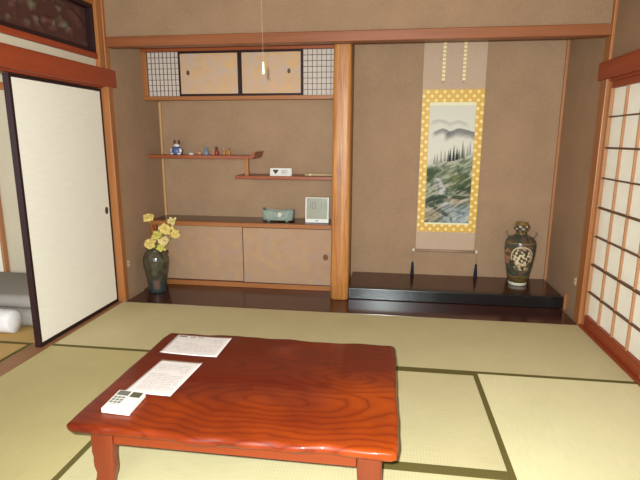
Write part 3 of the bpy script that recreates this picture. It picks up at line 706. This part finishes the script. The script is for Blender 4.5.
for i, (u, v, y, pm, k, lb) in enumerate(FL):
    c = cam_ray(u, v, y); root = Vector((fx + 0.022 * math.cos(i * 2.4), fy + 0.022 * math.sin(i * 2.4), 0.30))
    t = thing('flower', tuple(root), lb, 'flower', 'yellow flowers in the dark vase')
    mid = root.lerp(c, 0.6) + Vector((0, 0, 0.03)); MB().tube([root, Vector((root.x, root.y, 0.39)).lerp(mid, 0.15), mid, c - Vector((0, 0.0, 0.012))], 0.0032, 7).build('stem', 'stem', t, smooth=True)
    R_ = 0.050 * k; ax = (Vector((c.x - fx, c.y - fy, 0)) * 2.2 + Vector((0.15, -0.55, 0.5))).normalized()
    qt = ax.to_track_quat('Z', 'Y'); mm = MB()
    for ring, (n, rr, lift, ph) in enumerate(((11, 1.0, 0.0, 0.0), (9, 0.78, 0.25, 0.3), (7, 0.52, 0.42, 0.1), (4, 0.28, 0.5, 0.6))):
        for q in range(n):
            a = 2 * math.pi * q / n + ph + random.uniform(-.1, .1); L = R_ * rr * random.uniform(.72, 1.18); b = len(mm.v); wd = R_ * 0.42 * (0.6 + 0.4 * rr)
            for (f, ww, dz) in ((0.05, 0.2, -0.1), (0.5, 0.85, 0.12), (0.85, 1.0, 0.10), (1.0, 0.75, random.uniform(-.2, .35))):
                for sgn in (-1, 0, 1):
                    p = Vector((math.cos(a) * L * f - math.sin(a) * wd * ww * sgn * 0.6, math.sin(a) * L * f + math.cos(a) * wd * ww * sgn * 0.6, R_ * (lift * (0.4 + 0.6 * f) + dz + (0.12 * abs(sgn)))))
                    mm.v.append(tuple(c + qt @ p))
            for rr_ in range(3):
                for s_ in range(2): o = b + rr_ * 3 + s_; mm.f.append((o, o + 1, o + 4, o + 3))
    mm.build('blossom', pm, t, smooth=True, solid=0.0012)
    MB().ball(tuple(c - ax * R_ * 0.12), R_ * 0.3, n=10, m=8).build('calyx', 'stem', t, smooth=True)

# ------------------------------------------------------------------ small things on the shelves
z1 = 1.2125
t = thing('figurine', (0.247, 0.69, z1), 'tiny blue and white figurine with two brown ears on the upper shelf', 'figurine')
MB().lathe([(0.036, z1), (0.048, z1 + 0.004), (0.054, z1 + 0.03), (0.050, z1 + 0.055), (0.038, z1 + 0.072), (0.026, z1 + 0.078)], 0.247, 0.69, 24).build('body', 'blue', t, smooth=True)
MB().ball((0.247, 0.688, z1 + 0.082), 0.030, 0.028, 0.022).build('head', 'pinkwhite', t, smooth=True)
for s in (-1, 1):
    MB().lathe([(0.010, z1 + 0.092), (0.011, z1 + 0.115), (0.007, z1 + 0.134), (0.002, z1 + 0.138)], 0.247 + s * 0.021, 0.69, 12).build('ear', 'darkbrown', t, smooth=True)
    MB().ball((0.247 + s * 0.042, 0.668, z1 + 0.040), 0.013, 0.016, 0.022).build('paw', 'pinkwhite', t, smooth=True)
    MB().ball((0.247 + s * 0.034, 0.655, z1 + 0.011), 0.017, 0.016, 0.010).build('foot', 'pinkwhite', t, smooth=True)
def fig(name, x, y, parts, label, cat, grp=None):
    t = thing(name, (x, y, z1), label, cat, grp)
    for nm, mt, pr in parts: MB().lathe([(r, z1 + 0.0005 + z) for r, z in pr], x, y, 20).build(nm, mt, t, smooth=True)
    return t
fig('shell_ornament', 0.396, 0.66, [('shell', 'shell', [(0.012, 0), (0.024, .003), (0.025, .012), (0.014, .020), (0.004, .023)]), ('top', 'palerblue', [(0.006, .0225), (0.007, .03), (0.004, .038), (0.001, .04)])], 'tiny low white ornament beside the blue figurine on the upper shelf', 'ornament')
fig('clay_ball', 0.468, 0.68, [('ball', 'salmon', [(0.008, 0), (0.02, .006), (0.024, .018), (0.018, .030), (0.004, .036)]), ('knot', 'orange', [(0.005, .035), (0.006, .039), (0.002, .042)])], 'tiny salmon ornament next to the powder blue doll', 'ornament')
fig('wooden_doll', 0.533, 0.68, [('body', 'palerblue', [(0.018, 0), (0.022, .003), (0.024, .02), (0.016, .044), (0.010, .048)]), ('head', 'palerblue', [(0.008, .0475), (0.015, .054), (0.016, .062), (0.010, .071), (0.002, .073)])], 'powder blue doll standing in the middle of the upper shelf', 'doll')
fig('wooden_doll', 0.632, 0.68, [('body', 'redclay', [(0.016, 0), (0.020, .003), (0.021, .025), (0.014, .045), (0.008, .05)]), ('head', 'darkbrown', [(0.008, .0495), (0.013, .056), (0.013, .066), (0.007, .075), (0.002, .077)])], 'small red doll with dark head on the upper shelf', 'doll')
fig('clay_ball', 0.594, 0.70, [('ball', 'salmon', [(0.007, 0), (0.012, .004), (0.014, .02), (0.010, .034), (0.003, .038)]), ('knot', 'pinkwhite', [(0.004, .0375), (0.005, .041), (0.001, .044)])], 'tiny pinkish ornament between the blue and red dolls', 'ornament')
fig('spinning_top', 0.70, 0.69, [('body', 'orange', [(0.010, 0), (0.014, .004), (0.014, .03), (0.010, .042)]), ('knob', 'bamboo', [(0.004, .0425), (0.004, .060), (0.001, .062)])], 'small orange peg ornament just past the red doll', 'ornament')
fig('spinning_top', 0.748, 0.69, [('body', 'orange', [(0.009, 0), (0.011, .004), (0.011, .04), (0.008, .05)]), ('knob', 'darkbrown', [(0.004, .0505), (0.004, .062), (0.001, .064)])], 'slim orange peg ornament nearest the curled shelf tip', 'ornament')
z2 = 1.0335
t = thing('name_card', (1.235, 0.66, z2), 'white folded card with a dark emblem on the lower shelf', 'card')
MB().prism([(0.640, z2), (0.6415, z2), (0.6625, z2 + 0.066), (0.6835, z2), (0.685, z2), (0.6635, z2 + 0.0675), (0.6615, z2 + 0.0675)], 'x', 1.140, 1.334).build('card', 'white_plastic', t)
def cardpt(x, k): return (x, 0.640 + 0.0215 * k - 0.0012, z2 + 0.0675 * k)
m = MB(); m.v = [cardpt(1.165, .80), cardpt(1.215, .80), cardpt(1.212, .62), cardpt(1.190, .22), cardpt(1.168, .62)]; m.f = [(0, 1, 2, 3, 4)]
m.build('emblem', 'ink', t, solid=-0.0005)
m = MB()
for k, (a, b) in enumerate(((1.240, 1.300), (1.240, 1.285), (1.240, 1.31), (1.245, 1.29))):
    q = len(m.v); kk = 0.76 - k * 0.16; m.v += [cardpt(a, kk), cardpt(b, kk), cardpt(b, kk - 0.05), cardpt(a, kk - 0.05)]; m.f.append((q, q + 1, q + 2, q + 3))
m.build('text_line', 'grey_button', t, solid=-0.0005)
t = thing('wrapped_stick', (1.58, 0.67, z2), 'pale wrapped stick lying on the lower shelf near the pillar', 'stick')
MB().tube([(1.455, 0.665, z2 + 0.011), (1.72, 0.685, z2 + 0.011)], [0.009, 0.0095], 12).build('stick', 'bamboo', t, smooth=True)
MB().tube([(1.50, 0.6684, z2 + 0.011), (1.512, 0.6693, z2 + 0.011)], 0.0102, 12).build('band', 'ivory', t)

zc = 0.613
t = thing('ceramic_dish', (1.203, 0.69, zc), 'grey green oblong ceramic planter with small feet on the counter', 'dish')
n = 56; m = MB(); prof = [(0.90, .012), (0.96, .016), (1.0, .05), (1.02, .095), (1.0, .105), (0.95, .105), (0.93, .09), (0.90, .03)]
for s, h in prof:
    for i in range(n):
        a = 2 * math.pi * i / n; c_, s_ = math.cos(a), math.sin(a); kx = (abs(c_) ** 5 + abs(s_) ** 5) ** (-.2)
        dip = 0.0
        if h > 0.08: dip = 0.014 * math.exp(-((c_ * kx) / .22) ** 2) - 0.016 * sst(.9, 1.0, abs(c_ * kx)) * (1 if c_ < 0 else .3)
        m.v.append((1.203 + 0.146 * s * c_ * kx, 0.69 + 0.055 * s * s_ * kx, zc + h - dip))
for j in range(len(prof) - 1):
    for i in range(n): i2 = (i + 1) % n; m.f.append((j * n + i, j * n + i2, (j + 1) * n + i2, (j + 1) * n + i))
m.f.append(tuple(reversed(range(n)))); m.f.append(tuple((len(prof) - 1) * n + i for i in range(n)))
m.build('bowl', 'celadon', t, smooth=True)
for sx_ in (-1, 1):
    for sy_ in (-1, 1): MB().lathe([(0.011, zc), (0.014, zc + 0.006), (0.015, zc + 0.0135)], 1.203 + sx_ * 0.085, 0.69 + sy_ * 0.034, 14).build('foot', 'celadon', t)
m = MB()
for k in range(5): a = k * 1.257; m.ball((1.225 + 0.011 * math.cos(a), 0.6355, zc + 0.066 + 0.013 * math.sin(a)), 0.010, 0.005, 0.011, 10, 6)
m.ball((1.225, 0.633, zc + 0.066), 0.008, 0.005, 0.008, 10, 6); m.build('flower_relief', 'shell', t, smooth=True)

t = thing('digital_clock', (1.568, 0.66, zc), 'white framed digital clock standing on the counter beside the pillar', 'clock')
tilt = 0.10
def ck(x, z, d): return (x, 0.645 + z * tilt + d, zc + 0.0005 + z)
def cbox(x0, x1, a, b, d0, d1, shear=0.0):
    m = MB(); m.v = [ck(x + shear * zz, zz, d) for zz in (a, b) for d in (d0, d1) for x in (x0, x1)]
    m.f = [(0, 2, 3, 1), (4, 5, 7, 6), (0, 1, 5, 4), (2, 6, 7, 3), (0, 4, 6, 2), (1, 3, 7, 5)]; return m
cbox(1.463, 1.673, 0.0, 0.226, 0.006, 0.024).build('body', 'white_plastic', t, 0.003)
for a in ((1.461, 1.675, 0.0, 0.034), (1.461, 1.675, 0.221, 0.228), (1.461, 1.4725, 0.034, 0.221), (1.6635, 1.675, 0.034, 0.221)):
    cbox(a[0], a[1], a[2], a[3], -0.002, 0.0062).build('bezel', 'white_plastic', t, 0.0015)
cbox(1.4727, 1.6633, 0.0342, 0.2208, 0.003, 0.0062).build('screen', 'lcd_clock', t)
SEG = {'0': 'abcdef', '1': 'bc', '5': 'acdfg', '7': 'abc'}
def digit(ch, x, z, wd, h, parent):
    m = MB(); th = 0.0045
    segs = {'a': (x, x + wd, z + h - th, z + h), 'd': (x, x + wd, z, z + th), 'g': (x, x + wd, z + h / 2 - th / 2, z + h / 2 + th / 2), 'f': (x, x + th, z + h / 2, z + h), 'b': (x + wd - th, x + wd, z + h / 2, z + h), 'e': (x, x + th, z, z + h / 2), 'c': (x + wd - th, x + wd, z, z + h / 2)}
    for s in SEG[ch]:
        mm = cbox(*segs[s], 0.0018, 0.0029); b = len(m.v); m.v += mm.v; m.f += [tuple(i + b for i in f) for f in mm.f]
    m.build('digit', 'lcd_digit', parent)
for ch, x in (('1', 1.478), ('0', 1.522), ('1', 1.580), ('1', 1.612)): digit(ch, x, 0.128, 0.032, 0.056, t)
m = MB()
for z in (0.143, 0.165):
    mm = cbox(1.5625, 1.567, z, z + 0.005, 0.0018, 0.0029); b = len(m.v); m.v += mm.v; m.f += [tuple(i + b for i in f) for f in mm.f]
m.build('colon', 'lcd_digit', t)
cbox(1.555, 1.583, 0.013, 0.021, -0.0035, -0.0018).build('button', 'grey_button', t)

# ------------------------------------------------------------------ low red table
TX0, TX1, TY0, TY1, TZ = 1.034, 2.264, -2.205, -1.306, 0.322
TC = ((TX0 + TX1) / 2, (TY0 + TY1) / 2)
tb = thing('low_table', (TC[0], TC[1], 0.0), 'low glossy red wooden table with wavy edge on the tatami', 'table')
def edge_pts():
    pts = []; N = 64
    def wv(t, ph): return 0.006 * math.sin(t * 9 + ph) + 0.004 * math.sin(t * 23 + ph * 2) + 0.003 * math.sin(t * 41 + ph)
    for i in range(N + 1): t = i / N; pts.append((TX0 + (TX1 - TX0) * t, TY0 + wv(t, 0.6) * min(1, 8 * t, 8 * (1 - t))))
    for i in range(1, 12): pts.append((TX1, TY0 + (TY1 - TY0) * i / 12))
    for i in range(N + 1): t = i / N; pts.append((TX1 - (TX1 - TX0) * t, TY1 + wv(t, 2.1) * min(1, 8 * t, 8 * (1 - t))))
    for i in range(1, 12): pts.append((TX0, TY1 - (TY1 - TY0) * i / 12))
    def rnd(p):
        ex = min(p[0] - TX0, TX1 - p[0]); ey = min(p[1] - TY0, TY1 - p[1]); k = 0.007 if (ex < 0.004 and ey < 0.012) else 0.0
        return (p[0] + (k if p[0] < TC[0] else -k), p[1] + (k if p[1] < TC[1] else -k))
    return [rnd(p) for p in pts]
EP = edge_pts(); n = len(EP); m = MB()
def inset(p, d):
    # pull every outline point straight in, scaled about the centre so corners stay clean
    hx, hy = (TX1 - TX0) / 2, (TY1 - TY0) / 2
    return TC[0] + (p[0] - TC[0]) * (1 - d / hx), TC[1] + (p[1] - TC[1]) * (1 - d / hy)
for z, d in ((0.282, 0.020), (0.285, 0.010), (0.292, 0.003), (0.300, 0.0), (0.309, 0.0015), (0.3155, 0.0045), (0.3195, 0.009), (0.3213, 0.014), (0.322, 0.020)):
    for i, p in enumerate(EP):
        lump = 0.0065 * noise.noise(Vector((p[0] * 13, p[1] * 13, z * 40))) if 0.29 < z < 0.32 else 0
        q = inset(p, d + lump); m.v.append((q[0], q[1], z))
for j in range(8):
    for i in range(n): i2 = (i + 1) % n; m.f.append((j * n + i, j * n + i2, (j + 1) * n + i2, (j + 1) * n + i))
m.f.append(tuple(reversed(range(n))))
top = m
m.f.append(tuple(8 * n + i for i in range(n)))
o = m.build('tabletop', 'table', tb, smooth=True)
AX0, AX1, AY0, AY1 = 1.125, 2.185, -2.142, -1.38
for a in ((AX0 + .067, AX1 - .067, AY0, AY0 + 0.022), (AX0 + .067, AX1 - .067, AY1 - 0.022, AY1)): box(*a, 0.213, 0.2815).build('apron', 'table_apron', tb, 0.003)
for a in ((AX0, AX0 + 0.022, AY0 + .034, AY1 - .034), (AX1 - 0.022, AX1, AY0 + .034, AY1 - .034)): box(*a, 0.213, 0.2815).build('apron', 'table_leg', tb, 0.003)
def leg(cx, cy, ox, oy):
    """flat curved leg with a scalloped waist and a small turned-out toe"""
    m = MB(); Z = [(0.0, .034, .010), (0.012, .040, .012), (0.035, .039, .008), (0.06, .035, .002), (0.085, .037, -.003), (0.11, .043, -.001), (0.135, .0425, 0), (0.155, .041, 0), (0.175, .044, .001), (0.20, .0445, 0), (0.24, .0445, 0), (0.2815, .0445, 0)]
    for z, h, s in Z:
        k = 0.006; g = 0.021
        for dx, dy in ((-h + k, -g), (h - k, -g), (h, -g + k), (h, g - k), (h - k, g), (-h + k, g), (-h, g - k), (-h, -g + k)): m.v.append((cx + dx + s * ox, cy + dy + s * 0.5 * oy, z + 0.0005))
    for j in range(len(Z) - 1):
        for i in range(8): i2 = (i + 1) % 8; m.f.append((j * 8 + i, j * 8 + i2, (j + 1) * 8 + i2, (j + 1) * 8 + i))
    m.f.append(tuple(reversed(range(8)))); m.f.append(tuple((len(Z) - 1) * 8 + i for i in range(8)))
    m.build('leg', 'table_leg', tb, 0.002, smooth=True)
for cx, ox in ((1.146, -1), (2.164, 1)):
    for cy, oy in ((-2.130, -1), (-1.392, 1)): leg(cx, cy, ox, oy)

# papers and remote on the table
def sheet(name, corners, mat_, label, curl, title=None):
    c0 = Vector((sum(c[0] for c in corners) / 4, sum(c[1] for c in corners) / 4, TZ + 0.0006))
    m = MB(); nn = 16; A, B, C, D = [Vector((c[0], c[1], 0)) for c in corners]   # far-left, far-right, near-right, near-left
    for j in range(nn + 1):
        for i in range(nn + 1):
            u, v = i / nn, j / nn; p = (A * (1 - u) + B * u) * (1 - v) + (D * (1 - u) + C * u) * v
            m.v.append((p.x, p.y, TZ + 0.0012 + curl(u, v)))
    for j in range(nn):
        for i in range(nn): b = j * (nn + 1) + i; m.f.append((b, b + 1, b + nn + 2, b + nn + 1))
    t = thing(name, tuple(c0), label, 'paper')
    m.build('sheet', mat_, t, smooth=True, solid=0.0004)
    if title:
        for a, b, v0, v1 in title:
            q = MB(); ns = 3
            for k in range(ns):
                aa = a + (b - a) * k / ns; bb = a + (b - a) * (k + .78) / ns
                base = len(q.v)
                for (u, v) in ((aa, v0), (bb, v0), (bb, v1), (aa, v1)):
                    p = (A * (1 - u) + B * u) * (1 - v) + (D * (1 - u) + C * u) * v; q.v.append((p.x, p.y, TZ + 0.0018 + curl(u, v)))
                q.f.append((base, base + 1, base + 2, base + 3))
            q.build('heading', 'ink', t, solid=0.0003)
sheet('printed_notice', [(1.106, -1.341), (1.408, -1.349), (1.406, -1.586), (1.107, -1.569)], 'paper_notice', 'white printed notice lying near the far edge of the red table', lambda u, v: 0.014 * max(0, u - 0.6) ** 1.5 + 0.010 * max(0, 0.2 - u), [(0.06, 0.2, 0.07, 0.13), (0.26, 0.36, 0.085, 0.12), (0.4, 0.52, 0.09, 0.12)])
sheet('printed_letter', [(1.154, -1.640), (1.362, -1.647), (1.343, -1.960), (1.133, -1.950)], 'paper_letter', 'white printed sheet lying between the remote control and the other paper', lambda u, v: 0.004 * max(0, u - 0.7))
A, B, C, D = (1.128, -1.970), (1.247, -1.977), (1.252, -2.120), (1.133, -2.113)
rm = thing('remote_control', (1.19, -2.045, TZ + 0.0005), 'white air conditioner remote control lying on the red table corner', 'remote control')
def rp(u, v, z): 
    A_, B_, C_, D_ = [Vector(q) for q in (A, B, C, D)]; p = (A_ * (1 - u) + B_ * u) * (1 - v) + (D_ * (1 - u) + C_ * u) * v; return (p.x, p.y, TZ + 0.001 + z)
def rbox(u0, u1, v0, v1, a, b):
    m = MB(); m.v = [rp(u, v, z) for z in (a, b) for v in (v0, v1) for u in (u0, u1)]
    m.f = [(0, 2, 3, 1), (4, 5, 7, 6), (0, 1, 5, 4), (2, 6, 7, 3), (0, 4, 6, 2), (1, 3, 7, 5)]; return m
rbox(0, 1, 0, 1, 0, 0.021).build('body', 'white_plastic', rm, 0.004, segs=3)
rbox(.07, .50, .05, .29, 0.0205, 0.0218).build('screen', 'grey_lcd', rm, 0.0005)
rbox(.57, .95, .06, .33, 0.0205, 0.0218).build('screen', 'olive_lcd', rm, 0.0005)
for c in range(3):
    for r in range(3):
        rbox(.07 + c * .145, .185 + c * .145, .35 + r * .125, .44 + r * .125, 0.0205, 0.0222).build('button', 'grey_button', rm, 0.0005)
for c in range(2):
    for r in range(2): rbox(.62 + c * .15, .70 + c * .15, .42 + r * .12, .47 + r * .12, 0.0205, 0.0220).build('button', 'shell', rm, 0.0005)
rbox(.06, .46, .73, .745, 0.0205, 0.0213).build('seam', 'grey_lcd', rm)

# ------------------------------------------------------------------ ceiling lamp with its pull cord
px, py = 1.617, -1.40
cl = thing('ceiling_lamp', (px, py, 2.33), 'round ceiling lamp whose thin pull cord dangles before the gilt doors', 'lamp')
MB().lathe([(0.27, 2.345), (0.29, 2.36), (0.30, 2.39), (0.29, 2.43), (0.20, 2.4595)], px + 0.02, py, 40).build('shade', 'lamp_white', cl, smooth=True)
MB().tube([(px, py, 1.70), (px - 0.003, py, 2.0), (px - 0.004, py, 2.346)], 0.0004, 6).build('pull_cord', 'cord', cl)
MB().lathe([(0.0025, 1.702), (0.004, 1.698), (0.0052, 1.67), (0.0055, 1.652), (0.003, 1.648)], px, py, 12).build('cord_knob', 'pull_bead', cl, smooth=True)

# ------------------------------------------------------------------ futon in the next room
ft = thing('folded_futon', (-0.85, -0.35, 0.0), 'grey folded futon on the tatami beyond the open sliding door', 'futon')
def pad(x0, x1, prof, name, mat_, parent):
    """rounded cloth roll: profile in (y, z), softly shrunk at the x ends"""
    m = MB(); n = len(prof); cy = sum(p[0] for p in prof) / n; cz = min(p[1] for p in prof); ks = [(0, .82), (.012, .93), (.035, .985), (.08, 1), (.3, 1.0), (.5, .99), (.7, 1.0), (.92, 1), (.965, .985), (.988, .93), (1, .82)]
    for t, k in ks:
        for y, z in prof: m.v.append((x0 + (x1 - x0) * t, cy + (y - cy) * k, cz + (z - cz) * (0.6 + 0.4 * k)))
    for j in range(len(ks) - 1):
        for i in range(n): i2 = (i + 1) % n; m.f.append((j * n + i, j * n + i2, (j + 1) * n + i2, (j + 1) * n + i))
    m.f.append(tuple(reversed(range(n)))); m.f.append(tuple((len(ks) - 1) * n + i for i in range(n)))
    return m.build(name, mat_, parent, smooth=True)
def rr(y0, y1, z0, z1, r, n=6):
    out = []
    for cy, cz, a0 in ((y1 - r, z0 + r, -90), (y1 - r, z1 - r, 0), (y0 + r, z1 - r, 90), (y0 + r, z0 + r, 180)):
        for k in range(n + 1): a = math.radians(a0 + 90 * k / n); out.append((cy + r * math.cos(a), cz + r * math.sin(a)))
    return out
pad(-1.75, -0.22, rr(-0.66, -0.02, 0.0, 0.135, 0.05), 'lower_fold', 'futon', ft)
pad(-1.75, -0.22, rr(-0.65, -0.02, 0.1352, 0.236, 0.05), 'upper_fold', 'futon', ft)
t = pad(-1.60, -0.395, rr(-0.815, -0.667, 0.001, 0.165, 0.07), 'rolled_sheet', 'sheet', None)
t['label'] = 'white rolled sheet lying along the front of the grey futon'; t['category'] = 'bedding'
